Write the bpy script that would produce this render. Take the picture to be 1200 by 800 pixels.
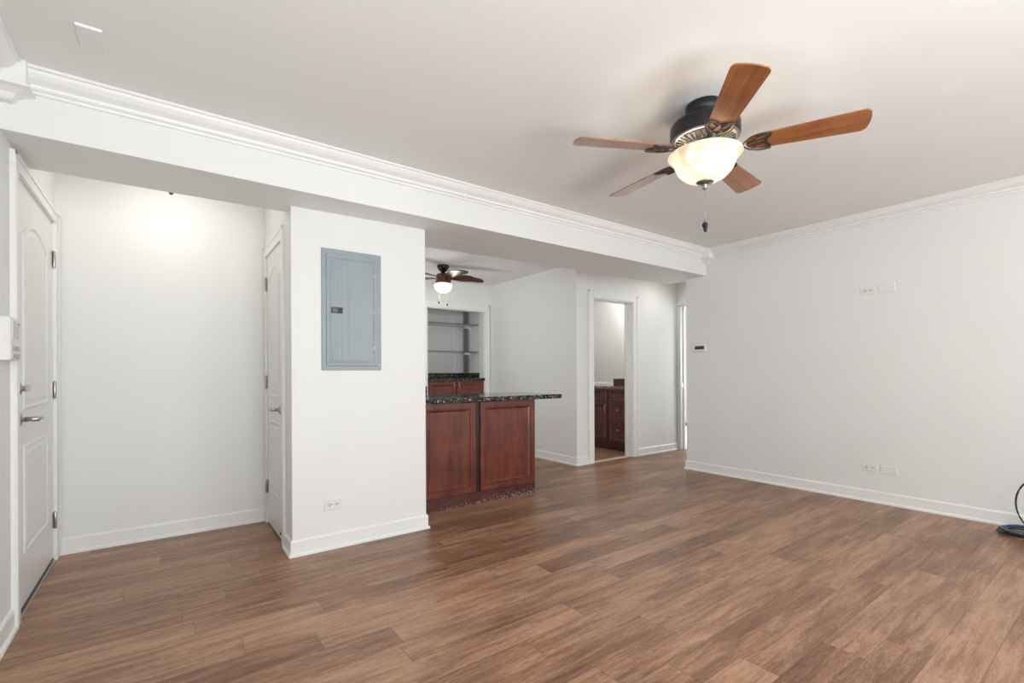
import bpy, math, random
from mathutils import Vector, Matrix
random.seed(7)
for o in list(bpy.data.objects): bpy.data.objects.remove(o)
SC = bpy.context.scene
COL = SC.collection
PI = math.pi

# ------------------------------------------------------------------ camera, world, big lights, exposure
cd = bpy.data.cameras.new('camera'); cam = bpy.data.objects.new('camera', cd); COL.objects.link(cam)
F_PX = 554.5
AZ = math.atan2(1355.65 - 600, F_PX)            # angle of the view direction from +X
ROLL = 0.0045
cd.sensor_fit = 'HORIZONTAL'; cd.sensor_width = 36.0; cd.lens = 36.0 * F_PX / 1200.0
cd.shift_y = (437.64 - 400) / 1200.0
cd.clip_start = 0.05; cd.clip_end = 100
fw = Vector((math.cos(AZ), math.sin(AZ), 0)); rt = Vector((math.sin(AZ), -math.cos(AZ), 0)); up = Vector((0, 0, 1))
r2 = (rt - up * ROLL).normalized(); u2 = (up + rt * ROLL).normalized()
cam.matrix_world = Matrix(((r2.x, u2.x, -fw.x, 0), (r2.y, u2.y, -fw.y, 0), (r2.z, u2.z, -fw.z, 1.115), (0, 0, 0, 1)))
SC.camera = cam
vs = SC.view_settings
vs.view_transform = 'Standard'; vs.look = 'None'; vs.gamma = 1.0; vs.use_curve_mapping = False
vs.exposure = 0.62

W = bpy.data.worlds.new('world'); SC.world = W; W.use_nodes = True
nt = W.node_tree; nt.nodes.clear()
wo = nt.nodes.new('ShaderNodeOutputWorld'); wb = nt.nodes.new('ShaderNodeBackground')
sk = nt.nodes.new('ShaderNodeTexSky'); sk.sky_type = 'NISHITA'; sk.sun_disc = False; sk.sun_elevation = math.radians(40)
nt.links.new(sk.outputs[0], wb.inputs[0]); nt.links.new(wb.outputs[0], wo.inputs[0]); wb.inputs[1].default_value = 0.25

def area(name, loc, target, sx, sy, power, col, spread=180):
    l = bpy.data.lights.new(name, 'AREA'); l.shape = 'RECTANGLE'; l.size = sx; l.size_y = sy; l.energy = power; l.color = col; l.spread = math.radians(spread)
    o = bpy.data.objects.new(name, l); COL.objects.link(o); o.location = loc
    o.rotation_euler = (Vector(target) - Vector(loc)).to_track_quat('-Z', 'Y').to_euler()
    return o
def point(name, loc, power, col, r):
    l = bpy.data.lights.new(name, 'POINT'); l.energy = power; l.color = col; l.shadow_soft_size = r
    o = bpy.data.objects.new(name, l); COL.objects.link(o); o.location = loc
    return o
DAY = (0.93, 0.98, 0.995); WARM = (1.0, 0.92, 0.82)
# daylight entering through the two windows of the wall behind the camera, and through the bedroom's unseen window
area('daylight_main_window', (3.45, -3.10, 1.40), (2.9, 3, 0.4), 1.9, 1.5, 35, DAY)
area('daylight_second_window', (0.75, -3.10, 1.40), (1.0, 3, 0.4), 1.9, 1.5, 28, DAY)
# added soft uplight behind the camera, brightening the ceiling like a bounced flash
area('added_bounce_light', (0.9, -1.9, 0.6), (0.9, -1.2, 2.45), 1.5, 1.5, 72, (0.912, 0.98, 0.995), 160)
area('kitchen_fill_light', (1.75, 5.3, 1.5), (4.0, 5.0, 1.2), 0.9, 0.9, 7.5, DAY)  # added fill light for the kitchen; no window is built here
area('daylight_bedroom_window', (8.0, 3.3, 1.5), (8.2, 6.0, 1.2), 1.6, 1.3, 48, DAY)

# ------------------------------------------------------------------ materials
def mat(name, base, rough=0.5, metal=0.0, spec=0.5, noise=0.0, nscale=20, bump=0.0, bscale=80, coat=0.0):
    m = bpy.data.materials.new(name); m.use_nodes = True
    t = m.node_tree; b = t.nodes['Principled BSDF']
    b.inputs['Base Color'].default_value = (*base, 1); b.inputs['Roughness'].default_value = rough
    b.inputs['Metallic'].default_value = metal; b.inputs['Specular IOR Level'].default_value = spec
    b.inputs['Coat Weight'].default_value = coat
    tc = t.nodes.new('ShaderNodeTexCoord')
    n = t.nodes.new('ShaderNodeTexNoise'); n.inputs['Scale'].default_value = nscale; n.inputs['Detail'].default_value = 4
    t.links.new(tc.outputs['Object'], n.inputs['Vector'])
    r = t.nodes.new('ShaderNodeValToRGB')
    k0, k1 = 1 - noise, 1 + noise
    r.color_ramp.elements[0].color = (*[min(1, c * k0) for c in base], 1); r.color_ramp.elements[1].color = (*[min(1, c * k1) for c in base], 1)
    r.color_ramp.elements[0].position = 0.3; r.color_ramp.elements[1].position = 0.7
    t.links.new(n.outputs['Fac'], r.inputs[0]); t.links.new(r.outputs[0], b.inputs['Base Color'])
    if bump:
        n2 = t.nodes.new('ShaderNodeTexNoise'); n2.inputs['Scale'].default_value = bscale; n2.inputs['Detail'].default_value = 3
        t.links.new(tc.outputs['Object'], n2.inputs['Vector'])
        bp = t.nodes.new('ShaderNodeBump'); bp.inputs['Strength'].default_value = bump; bp.inputs['Distance'].default_value = 0.002
        t.links.new(n2.outputs['Fac'], bp.inputs['Height']); t.links.new(bp.outputs[0], b.inputs['Normal'])
    return m

M_WALL = mat('wall_paint', (0.84, 0.84, 0.83), 0.55, noise=0.01, nscale=2, bump=0.08, bscale=220)
M_CEIL = mat('ceiling_paint', (0.87, 0.87, 0.86), 0.8, noise=0.01, nscale=2, bump=0.1, bscale=150)
M_TRIM = mat('trim_paint', (0.88, 0.88, 0.87), 0.35, noise=0.008)
M_DOOR = mat('door_paint', (0.84, 0.84, 0.83), 0.35, noise=0.008)
M_PLAST = mat('white_plastic', (0.83, 0.82, 0.80), 0.35, noise=0.01)
M_GREYP = mat('grey_plastic', (0.45, 0.45, 0.44), 0.5, noise=0.03)
M_BLACK = mat('black_plastic', (0.015, 0.015, 0.016), 0.4, noise=0.1)
M_NICK = mat('brushed_nickel', (0.46, 0.44, 0.42), 0.28, 1.0, noise=0.06, nscale=60)
M_BRONZE = mat('dark_bronze', (0.035, 0.035, 0.042), 0.38, 0.7, noise=0.15, nscale=40)
M_PEWT = mat('brushed_pewter', (0.36, 0.34, 0.33), 0.32, 1.0, noise=0.15, nscale=40)
M_IRON = mat('aged_iron', (0.10, 0.095, 0.095), 0.3, 0.9, noise=0.3, nscale=60)
M_EDGE = mat('glass_edge', (0.05, 0.07, 0.065), 0.2, noise=0.05)
M_TAB = mat('latch_grey', (0.12, 0.14, 0.155), 0.4, noise=0.05)
M_ALU = mat('aluminium', (0.55, 0.55, 0.56), 0.3, 1.0, noise=0.05)
M_PANEL = mat('panel_steel_paint', (0.32, 0.365, 0.40), 0.42, 0.0, noise=0.05, nscale=6, bump=0.05, bscale=300)
M_GREYBOARD = mat('grey_board', (0.26, 0.26, 0.26), 0.6, noise=0.04)
M_TILEW = mat('bath_wall', (0.62, 0.62, 0.615), 0.6, noise=0.02, nscale=3)
M_CARPET = mat('white_carpet', (0.75, 0.74, 0.72), 0.95, noise=0.12, nscale=60, bump=0.6, bscale=150)
M_CABLK = mat('black_cable', (0.02, 0.022, 0.028), 0.4, noise=0.1)
M_CABLU = mat('blue_cable', (0.02, 0.10, 0.28), 0.35, noise=0.15)
M_CABGR = mat('grey_blue_cable', (0.17, 0.23, 0.27), 0.4, noise=0.15)

def wood(name, c0, c1, axis, rough=0.35, scale=9, coat=0.3, stretch=12):
    m = bpy.data.materials.new(name); m.use_nodes = True
    t = m.node_tree; b = t.nodes['Principled BSDF']; b.inputs['Roughness'].default_value = rough; b.inputs['Coat Weight'].default_value = coat
    b.inputs['Coat Roughness'].default_value = 0.2
    tc = t.nodes.new('ShaderNodeTexCoord'); mp = t.nodes.new('ShaderNodeMapping')
    s = [scale * stretch / 3] * 3; s[axis] = scale / 3
    mp.inputs['Scale'].default_value = s
    t.links.new(tc.outputs['Object'], mp.inputs[0])
    n = t.nodes.new('ShaderNodeTexNoise'); n.inputs['Scale'].default_value = 1.0; n.inputs['Detail'].default_value = 6; n.inputs['Distortion'].default_value = 0.6
    t.links.new(mp.outputs[0], n.inputs['Vector'])
    n2 = t.nodes.new('ShaderNodeTexNoise'); n2.inputs['Scale'].default_value = 5; n2.inputs['Detail'].default_value = 3
    t.links.new(tc.outputs['Object'], n2.inputs['Vector'])
    mx = t.nodes.new('ShaderNodeMath'); mx.operation = 'MULTIPLY_ADD'; mx.inputs[1].default_value = 0.45
    t.links.new(n2.outputs['Fac'], mx.inputs[0])
    m2 = t.nodes.new('ShaderNodeMath'); m2.operation = 'MULTIPLY'; m2.inputs[1].default_value = 0.55
    t.links.new(n.outputs['Fac'], m2.inputs[0]); t.links.new(m2.outputs[0], mx.inputs[2])
    r = t.nodes.new('ShaderNodeValToRGB'); r.color_ramp.elements[0].color = (*c0, 1); r.color_ramp.elements[1].color = (*c1, 1)
    r.color_ramp.elements[0].position = 0.36; r.color_ramp.elements[1].position = 0.64
    t.links.new(mx.outputs[0], r.inputs[0]); t.links.new(r.outputs[0], b.inputs['Base Color'])
    return m
M_CHERRY = wood('cherry_wood', (0.085, 0.016, 0.010), (0.20, 0.046, 0.027), 2, stretch=7, rough=0.3)
M_CHERRYX = wood('cherry_wood_wide', (0.105, 0.020, 0.011), (0.22, 0.052, 0.027), 0)
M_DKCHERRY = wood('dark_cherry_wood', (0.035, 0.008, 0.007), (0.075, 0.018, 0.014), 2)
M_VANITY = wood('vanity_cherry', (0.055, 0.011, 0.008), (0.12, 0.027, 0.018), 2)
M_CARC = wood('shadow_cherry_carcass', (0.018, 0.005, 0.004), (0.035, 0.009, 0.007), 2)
M_BLADE = wood('blade_cherry_wood', (0.20, 0.060, 0.018), (0.42, 0.155, 0.050), 0, rough=0.3, coat=0.6, stretch=16)
M_BLADE2 = wood('dark_blade_wood', (0.03, 0.009, 0.007), (0.085, 0.026, 0.013), 0, rough=0.3)
M_BODY2 = wood('kitchen_fan_body', (0.06, 0.022, 0.012), (0.12, 0.05, 0.02), 2, rough=0.35)

def granite(name, c0, fleck, amount=0.62):
    m = bpy.data.materials.new(name); m.use_nodes = True
    t = m.node_tree; b = t.nodes['Principled BSDF']; b.inputs['Roughness'].default_value = 0.08; b.inputs['Specular IOR Level'].default_value = 0.35
    tc = t.nodes.new('ShaderNodeTexCoord')
    v = t.nodes.new('ShaderNodeTexVoronoi'); v.inputs['Scale'].default_value = 160
    n = t.nodes.new('ShaderNodeTexNoise'); n.inputs['Scale'].default_value = 70; n.inputs['Detail'].default_value = 6
    t.links.new(tc.outputs['Object'], v.inputs['Vector']); t.links.new(tc.outputs['Object'], n.inputs['Vector'])
    r = t.nodes.new('ShaderNodeValToRGB'); r.color_ramp.elements[0].color = (*c0, 1); r.color_ramp.elements[1].color = (*fleck, 1)
    r.color_ramp.elements[0].position = amount - 0.06; r.color_ramp.elements[1].position = amount + 0.05
    t.links.new(n.outputs['Fac'], r.inputs[0]); t.links.new(r.outputs[0], b.inputs['Base Color'])
    return m
M_GRAN = granite('black_granite', (0.012, 0.012, 0.014), (0.36, 0.34, 0.33), 0.60)
M_GRANB = granite('brown_granite', (0.05, 0.035, 0.03), (0.42, 0.36, 0.30), 0.52)

# scuffed plinth of the island: paint specks and scuffs towards its lower edge
def m_plinth():
    m = wood('scuffed_cherry_plinth', (0.05, 0.011, 0.010), (0.10, 0.022, 0.018), 0, rough=0.4)
    t = m.node_tree; b = t.nodes['Principled BSDF']
    src = b.inputs['Base Color'].links[0].from_socket
    tc = t.nodes.new('ShaderNodeTexCoord')
    n = t.nodes.new('ShaderNodeTexNoise'); n.inputs['Scale'].default_value = 110; n.inputs['Detail'].default_value = 4
    t.links.new(tc.outputs['Object'], n.inputs['Vector'])
    sep = t.nodes.new('ShaderNodeSeparateXYZ'); t.links.new(tc.outputs['Object'], sep.inputs[0])
    z = t.nodes.new('ShaderNodeMapRange'); z.inputs[1].default_value = 0.0; z.inputs[2].default_value = 0.10; z.inputs[3].default_value = 0.13; z.inputs[4].default_value = -0.05
    t.links.new(sep.outputs[2], z.inputs[0])
    x = t.nodes.new('ShaderNodeMapRange'); x.inputs[1].default_value = 0.0; x.inputs[2].default_value = 1.15; x.inputs[3].default_value = -0.04; x.inputs[4].default_value = 0.05
    t.links.new(sep.outputs[0], x.inputs[0])
    a = t.nodes.new('ShaderNodeMath'); t.links.new(n.outputs['Fac'], a.inputs[0]); t.links.new(z.outputs[0], a.inputs[1])
    a2 = t.nodes.new('ShaderNodeMath'); t.links.new(a.outputs[0], a2.inputs[0]); t.links.new(x.outputs[0], a2.inputs[1])
    r = t.nodes.new('ShaderNodeValToRGB'); r.color_ramp.elements[0].position = 0.69; r.color_ramp.elements[1].position = 0.725
    t.links.new(a2.outputs[0], r.inputs[0])
    mx = t.nodes.new('ShaderNodeMixRGB'); t.links.new(r.outputs[0], mx.inputs[0]); t.links.new(src, mx.inputs[1])
    mx.inputs[2].default_value = (0.5, 0.42, 0.38, 1)
    t.links.new(mx.outputs[0], b.inputs['Base Color'])
    return m
M_PLINTH = m_plinth()

def m_floor():
    m = bpy.data.materials.new('laminate_planks'); m.use_nodes = True
    t = m.node_tree; L = t.links.new; b = t.nodes['Principled BSDF']
    tc = t.nodes.new('ShaderNodeTexCoord'); sep = t.nodes.new('ShaderNodeSeparateXYZ'); L(tc.outputs['Object'], sep.inputs[0])
    def mth(op, a, bb=None, c=None):
        n = t.nodes.new('ShaderNodeMath'); n.operation = op
        for i, v in enumerate((a, bb, c)):
            if v is None: continue
            if isinstance(v, (int, float)): n.inputs[i].default_value = v
            else: L(v, n.inputs[i])
        return n.outputs[0]
    PW, PL = 0.148, 1.22
    ry = mth('DIVIDE', mth('SUBTRACT', sep.outputs[1], 0.525 - 20 * PW), PW)
    row = mth('FLOOR', ry); fy = mth('FRACT', ry)
    wn = t.nodes.new('ShaderNodeTexWhiteNoise'); wn.noise_dimensions = '1D'; L(row, wn.inputs['W'])
    rx = mth('ADD', mth('DIVIDE', sep.outputs[0], PL), mth('MULTIPLY', wn.outputs['Value'], 7.0))
    colm = mth('FLOOR', rx); fx = mth('FRACT', rx)
    cid = t.nodes.new('ShaderNodeCombineXYZ'); L(row, cid.inputs[0]); L(colm, cid.inputs[1])
    wn2 = t.nodes.new('ShaderNodeTexWhiteNoise'); wn2.noise_dimensions = '2D'; L(cid.outputs[0], wn2.inputs['Vector'])
    # grain
    cv = t.nodes.new('ShaderNodeCombineXYZ')
    L(mth('ADD', mth('MULTIPLY', sep.outputs[0], 3.2), mth('MULTIPLY', wn2.outputs['Value'], 37)), cv.inputs[0])
    L(mth('ADD', mth('MULTIPLY', sep.outputs[1], 34), mth('MULTIPLY', wn2.outputs['Value'], 91)), cv.inputs[1])
    g = t.nodes.new('ShaderNodeTexNoise'); g.inputs['Scale'].default_value = 1; g.inputs['Detail'].default_value = 8; g.inputs['Roughness'].default_value = 0.62; g.inputs['Distortion'].default_value = 0.8
    L(cv.outputs[0], g.inputs['Vector'])
    cv2 = t.nodes.new('ShaderNodeCombineXYZ')
    L(mth('ADD', mth('MULTIPLY', sep.outputs[0], 1.8), mth('MULTIPLY', wn2.outputs['Value'], 17)), cv2.inputs[0])
    L(mth('MULTIPLY', sep.outputs[1], 8), cv2.inputs[1])
    g2 = t.nodes.new('ShaderNodeTexNoise'); g2.inputs['Scale'].default_value = 1; g2.inputs['Detail'].default_value = 3
    L(cv2.outputs[0], g2.inputs['Vector'])
    cv3 = t.nodes.new('ShaderNodeCombineXYZ')
    L(mth('MULTIPLY', sep.outputs[0], 30), cv3.inputs[0]); L(mth('MULTIPLY', sep.outputs[1], 330), cv3.inputs[1])
    g3 = t.nodes.new('ShaderNodeTexNoise'); g3.inputs['Scale'].default_value = 1; g3.inputs['Detail'].default_value = 2
    L(cv3.outputs[0], g3.inputs['Vector'])
    v = mth('ADD', mth('ADD', mth('MULTIPLY', g.outputs['Fac'], 0.50), mth('MULTIPLY', g2.outputs['Fac'], 0.28)), mth('ADD', mth('MULTIPLY', wn2.outputs['Value'], 0.13), mth('MULTIPLY', g3.outputs['Fac'], 0.32)))
    r = t.nodes.new('ShaderNodeValToRGB'); e = r.color_ramp.elements
    e[0].position = 0.45; e[0].color = FL0; e[1].position = 0.75; e[1].color = FL2
    em = e.new(0.59); em.color = FL1
    L(v, r.inputs[0])
    # seams
    ey = mth('MINIMUM', fy, mth('SUBTRACT', 1.0, fy)); ex = mth('MINIMUM', fx, mth('SUBTRACT', 1.0, fx))
    sy = mth('LESS_THAN', ey, 0.009); sx = mth('LESS_THAN', ex, 0.0011)
    seam = mth('MAXIMUM', sy, sx)
    mx = t.nodes.new('ShaderNodeMixRGB'); mx.inputs[2].default_value = (0.05, 0.028, 0.018, 1)
    L(mth('MULTIPLY', seam, 0.5), mx.inputs[0]); L(r.outputs[0], mx.inputs[1])
    # a small pale scuff
    d = t.nodes.new('ShaderNodeVectorMath'); d.operation = 'DISTANCE'; d.inputs[1].default_value = (1.44, 1.90, 0)
    L(tc.outputs['Object'], d.inputs[0])
    sn = t.nodes.new('ShaderNodeTexNoise'); sn.inputs['Scale'].default_value = 26; sn.inputs['Detail'].default_value = 3; L(tc.outputs['Object'], sn.inputs['Vector'])
    near = mth('LESS_THAN', mth('ADD', d.outputs['Value'], mth('MULTIPLY', sn.outputs['Fac'], 0.16)), 0.105)
    mx2 = t.nodes.new('ShaderNodeMixRGB'); mx2.inputs[2].default_value = (0.42, 0.36, 0.33, 1)
    L(mth('MULTIPLY', near, 0.35), mx2.inputs[0]); L(mx.outputs[0], mx2.inputs[1])
    L(mx2.outputs[0], b.inputs['Base Color'])
    rr = mth('ADD', 0.30, mth('MULTIPLY', g.outputs['Fac'], 0.16)); L(rr, b.inputs['Roughness'])
    b.inputs['Specular IOR Level'].default_value = 0.5
    bp = t.nodes.new('ShaderNodeBump'); bp.inputs['Strength'].default_value = 0.12; bp.inputs['Distance'].default_value = 0.002
    L(mth('SUBTRACT', v, mth('MULTIPLY', seam, 0.8)), bp.inputs['Height']); L(bp.outputs[0], b.inputs['Normal'])
    return m
FL0 = (0.110, 0.050, 0.030, 1); FL1 = (0.255, 0.124, 0.070, 1); FL2 = (0.49, 0.275, 0.168, 1)
M_FLOOR = m_floor()

def m_tile():
    m = bpy.data.materials.new('bath_floor_tile'); m.use_nodes = True
    t = m.node_tree; b = t.nodes['Principled BSDF']; b.inputs['Roughness'].default_value = 0.35
    tc = t.nodes.new('ShaderNodeTexCoord'); k = t.nodes.new('ShaderNodeTexBrick')
    k.inputs['Scale'].default_value = 1; k.inputs['Brick Width'].default_value = 0.3; k.inputs['Row Height'].default_value = 0.3; k.inputs['Mortar Size'].default_value = 0.004; k.offset = 0
    k.inputs['Color1'].default_value = (0.34, 0.18, 0.10, 1); k.inputs['Color2'].default_value = (0.21, 0.11, 0.062, 1); k.inputs['Mortar'].default_value = (0.3, 0.23, 0.18, 1)
    t.links.new(tc.outputs['Object'], k.inputs['Vector']); t.links.new(k.outputs[0], b.inputs['Base Color'])
    return m
M_TILE = m_tile()

def m_glow(name, col, strength, marble=0.0):
    m = bpy.data.materials.new(name); m.use_nodes = True
    t = m.node_tree; b = t.nodes['Principled BSDF']
    b.inputs['Base Color'].default_value = (0.85, 0.8, 0.7, 1); b.inputs['Roughness'].default_value = 0.3
    tc = t.nodes.new('ShaderNodeTexCoord'); n = t.nodes.new('ShaderNodeTexNoise'); n.inputs['Scale'].default_value = 7; n.inputs['Detail'].default_value = 7; n.inputs['Distortion'].default_value = 2.2
    t.links.new(tc.outputs['Object'], n.inputs['Vector'])
    r = t.nodes.new('ShaderNodeValToRGB'); r.color_ramp.elements[0].position = 0.45; r.color_ramp.elements[1].position = 0.55
    d = [c * (1 - marble * k) for c, k in zip(col, (0.6, 0.9, 1.3))]
    r.color_ramp.elements[0].color = (*d, 1); r.color_ramp.elements[1].color = (*col, 1)
    t.links.new(n.outputs['Fac'], r.inputs[0]); t.links.new(r.outputs[0], b.inputs['Emission Color'])
    b.inputs['Emission Strength'].default_value = strength
    return m
M_BOWL = m_glow('alabaster_glass', (1.0, 0.90, 0.74), 0.16, 0.15)
def bowl_mix():
    t = M_BOWL.node_tree; b = t.nodes['Principled BSDF']; out = t.nodes['Material Output']
    tr = t.nodes.new('ShaderNodeBsdfTranslucent'); mx = t.nodes.new('ShaderNodeMixShader'); mx.inputs[0].default_value = 0.22
    r = t.nodes.new('ShaderNodeValToRGB'); r.color_ramp.elements[0].position = 0.44; r.color_ramp.elements[1].position = 0.54
    r.color_ramp.elements[0].color = (0.60, 0.53, 0.43, 1); r.color_ramp.elements[1].color = (0.80, 0.75, 0.66, 1)
    t.links.new(t.nodes['Noise Texture'].outputs['Fac'], r.inputs[0])
    t.links.new(r.outputs[0], tr.inputs[0]); t.links.new(r.outputs[0], b.inputs['Base Color'])
    t.links.new(b.outputs[0], mx.inputs[1]); t.links.new(tr.outputs[0], mx.inputs[2]); t.links.new(mx.outputs[0], out.inputs[0])
bowl_mix()
M_DOME = m_glow('frosted_glass_lit', (1.0, 0.93, 0.82), 3.0)
def m_glass():
    m = bpy.data.materials.new('shelf_glass'); m.use_nodes = True
    b = m.node_tree.nodes['Principled BSDF']; b.inputs['Base Color'].default_value = (0.55, 0.68, 0.64, 1)
    b.inputs['Transmission Weight'].default_value = 0.9; b.inputs['Roughness'].default_value = 0.03; b.inputs['IOR'].default_value = 1.5
    return m
M_GLASS = m_glass()

# ------------------------------------------------------------------ helpers
class MB:
    def __init__(s): s.v = []; s.f = []; s.sm = []
    def add(s, vs, fs, smooth=False, T=None):
        o = len(s.v)
        for p in vs:
            p = Vector(p)
            if T is not None: p = T @ p
            s.v.append(p)
        for f in fs: s.f.append([o + i for i in f]); s.sm.append(smooth)
        return s
    def box(s, a, b, T=None):
        x0, y0, z0 = a; x1, y1, z1 = b
        if x0 > x1: x0, x1 = x1, x0
        if y0 > y1: y0, y1 = y1, y0
        if z0 > z1: z0, z1 = z1, z0
        v = [(x0,y0,z0),(x1,y0,z0),(x1,y1,z0),(x0,y1,z0),(x0,y0,z1),(x1,y0,z1),(x1,y1,z1),(x0,y1,z1)]
        f = [(0,3,2,1),(4,5,6,7),(0,1,5,4),(1,2,6,5),(2,3,7,6),(3,0,4,7)]
        return s.add(v, f, False, T)
    def loft(s, rings, caps=True, closed=True, smooth=False, T=None, loop=False):
        n = len(rings[0]); v = [p for r in rings for p in r]; f = []
        m = len(rings)
        for i in range(m if loop else m - 1):
            j = (i + 1) % m
            for k in range(n if closed else n - 1):
                l = (k + 1) % n
                f.append((i*n+k, i*n+l, j*n+l, j*n+k))
        if caps and not loop:
            f.append(tuple(reversed(range(n)))); f.append(tuple((m-1)*n + k for k in range(n)))
        return s.add(v, f, smooth, T)
    def lathe(s, prof, c=(0,0,0), n=40, T=None, smooth=True):
        rings = [[(c[0]+max(r, 1e-4)*math.cos(2*PI*k/n), c[1]+max(r, 1e-4)*math.sin(2*PI*k/n), c[2]+z) for k in range(n)] for r, z in prof]
        return s.loft(rings, True, True, smooth, T)
    def tube(s, pts, r, n=8, T=None, closed=False, flat=1.0, caps=True):
        P = [Vector(p) for p in pts]; m = len(P); rings = []
        prev = None
        for i in range(m):
            if closed: t = P[(i+1) % m] - P[(i-1) % m]
            else: t = P[min(i+1, m-1)] - P[max(i-1, 0)]
            t = t.normalized()
            ref = Vector((0,0,1)) if abs(t.z) < 0.95 else Vector((1,0,0))
            a = t.cross(ref).normalized(); 
            if prev is not None and a.dot(prev) < 0 and abs(t.z) >= 0.95: a = -a
            b = a.cross(t).normalized(); prev = a
            rr = r[i] if isinstance(r, (list, tuple)) else r
            rings.append([P[i] + a*math.cos(2*PI*k/n)*rr + b*math.sin(2*PI*k/n)*rr*flat for k in range(n)])
        return s.loft(rings, caps, True, True, T, loop=closed)
    def prism(s, prof, axis_a, axis_b, o0, o1, T=None, smooth=False):
        A = Vector(axis_a); B = Vector(axis_b)
        r0 = [Vector(o0) + A*p + B*q for p, q in prof]; r1 = [Vector(o1) + A*p + B*q for p, q in prof]
        return s.loft([r0, r1], True, True, smooth, T)

ROOTLOC = {}
def obj(name, mb, m, parent=None, bev=0.0, loc=None):
    me = bpy.data.meshes.new(name)
    root = ROOTLOC.get(parent.name, Vector((0,0,0))) if parent is not None else Vector(loc if loc else (0,0,0))
    me.from_pydata([tuple(v - root) for v in mb.v], [], mb.f); me.update()
    me.polygons.foreach_set('use_smooth', mb.sm)
    me.materials.append(m)
    import bmesh
    bm = bmesh.new(); bm.from_mesh(me); bmesh.ops.recalc_face_normals(bm, faces=bm.faces); bm.to_mesh(me); bm.free()
    o = bpy.data.objects.new(name, me); COL.objects.link(o)
    if parent is not None: o.parent = parent
    else: o.location = root
    ROOTLOC[o.name] = root
    if bev:
        md = o.modifiers.new('bevel', 'BEVEL'); md.width = bev; md.segments = 2; md.limit_method = 'ANGLE'; md.angle_limit = math.radians(40)
    return o
def thing(name, label, cat, loc, group=None):
    o = bpy.data.objects.new(name, None); COL.objects.link(o); o.location = loc; o.empty_display_size = 0.1
    ROOTLOC[o.name] = Vector(loc)
    return tag(o, label, cat, group)
def tag(o, label, cat, group=None):
    o['label'] = label; o['category'] = cat
    if group: o['group'] = group
    return o
def struct(name, mb, m, parent=None, bev=0.0):
    o = obj(name, mb, m, parent, bev)
    if parent is None: o['kind'] = 'structure'
    return o
def frame(o, xa, ya, za):
    xa, ya, za = Vector(xa), Vector(ya), Vector(za)
    return Matrix(((xa.x, ya.x, za.x, o[0]), (xa.y, ya.y, za.y, o[1]), (xa.z, ya.z, za.z, o[2]), (0,0,0,1)))
# local frames: x = to the right on the wall as seen from the room, y = up, z = out of the wall
def on_y(x, y, z): return frame((x, y, z), (1,0,0), (0,0,1), (0,-1,0))       # wall facing -y
def on_left(x, y, z): return frame((x, y, z), (0,1,0), (0,0,1), (1,0,0))     # wall facing +x, seen from the room right = +y
def on_right(x, y, z): return frame((x, y, z), (0,-1,0), (0,0,1), (-1,0,0))  # wall facing -x, right = -y

# ------------------------------------------------------------------ room shell
XL, XR = -0.545, 4.89
def ceil_z(x): return 2.395 + 0.0155 * (x + 0.5)
def beam_z(x): return 2.132 + (2.200 - 2.132) * (x - XL) / (XR - XL)
def beam_y(x): return 2.81 + (2.985 - 2.81) * (x - XL) / (XR - XL)

struct('floor', MB().box((-0.8, -3.4, -0.06), (6.12, 7.0, 0.0)), M_FLOOR)
struct('floor_bathroom', MB().box((4.05, 4.19, 0.0), (5.95, 6.0, 0.008)), M_TILE)
struct('floor_bedroom', MB().box((6.12, 2.9, -0.05), (9.3, 7.6, 0.004)), M_CARPET)
# living-room ceiling, very slightly out of level
def slab(x0, x1, y0, y1, zf, t=0.2):
    return MB().loft([[(x0,y0,zf(x0)),(x0,y1,zf(x0)),(x0,y1,zf(x0)+t),(x0,y0,zf(x0)+t)], [(x1,y0,zf(x1)),(x1,y1,zf(x1)),(x1,y1,zf(x1)+t),(x1,y0,zf(x1)+t)]])
struct('ceiling', slab(-0.75, 5.09, -3.4, 3.0, ceil_z), M_CEIL)
struct('ceiling_entry', MB().box((-0.75, 3.0, 2.46), (0.9, 4.3, 2.6)), M_CEIL)
struct('ceiling_kitchen', MB().box((0.9, 3.0, 2.45), (6.2, 7.0, 2.6)), M_CEIL)
struct('ceiling_bedroom', MB().box((6.2, 2.9, 2.44), (9.3, 7.6, 2.6)), M_CEIL)
# ceiling beam
def beam(x0, x1, yb, name):
    r = []
    for x in (x0, x1):
        r.append([(x, beam_y(x), beam_z(x)), (x, yb, beam_z(x)), (x, yb, 2.6), (x, beam_y(x), 2.6)])
    return r
bm_ = MB()
bm_.loft(beam(XL - 0.1, 0.9, 3.27, 'a')); bm_.loft(beam(0.9, XR + 0.1, 3.55, 'b'))
struct('ceiling_beam', bm_, M_WALL)

# left wall (entry door opening y 3.03-3.935, z to 2.045)
wl = MB()
wl.box((XL-0.15, -3.4, 0), (XL, 3.03, 2.7)); wl.box((XL-0.15, 3.03, 2.045), (XL, 3.935, 2.7)); wl.box((XL-0.15, 3.935, 0), (XL, 4.25, 2.7))
struct('wall_left', wl, M_WALL)
struct('wall_entry_back', MB().box((XL, 4.045, 0), (0.625, 4.2, 2.7)), M_WALL)
# closet block
cb = MB()
XC = 0.625
cb.box((XC, 3.13, 0), (XC+0.1, 3.395, 2.5)); cb.box((XC, 3.395, 2.0), (XC+0.1, 3.975, 2.5)); cb.box((XC, 3.975, 0), (XC+0.1, 4.2, 2.5))
cb.box((XC+0.1, 3.13, 0), (1.52, 3.40, 2.5)); cb.box((1.42, 3.40, 0), (1.63, 4.9, 2.5)); cb.box((XC, 4.1, 0), (1.6, 4.2, 2.5))
struct('wall_closet', cb, M_WALL)
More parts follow.
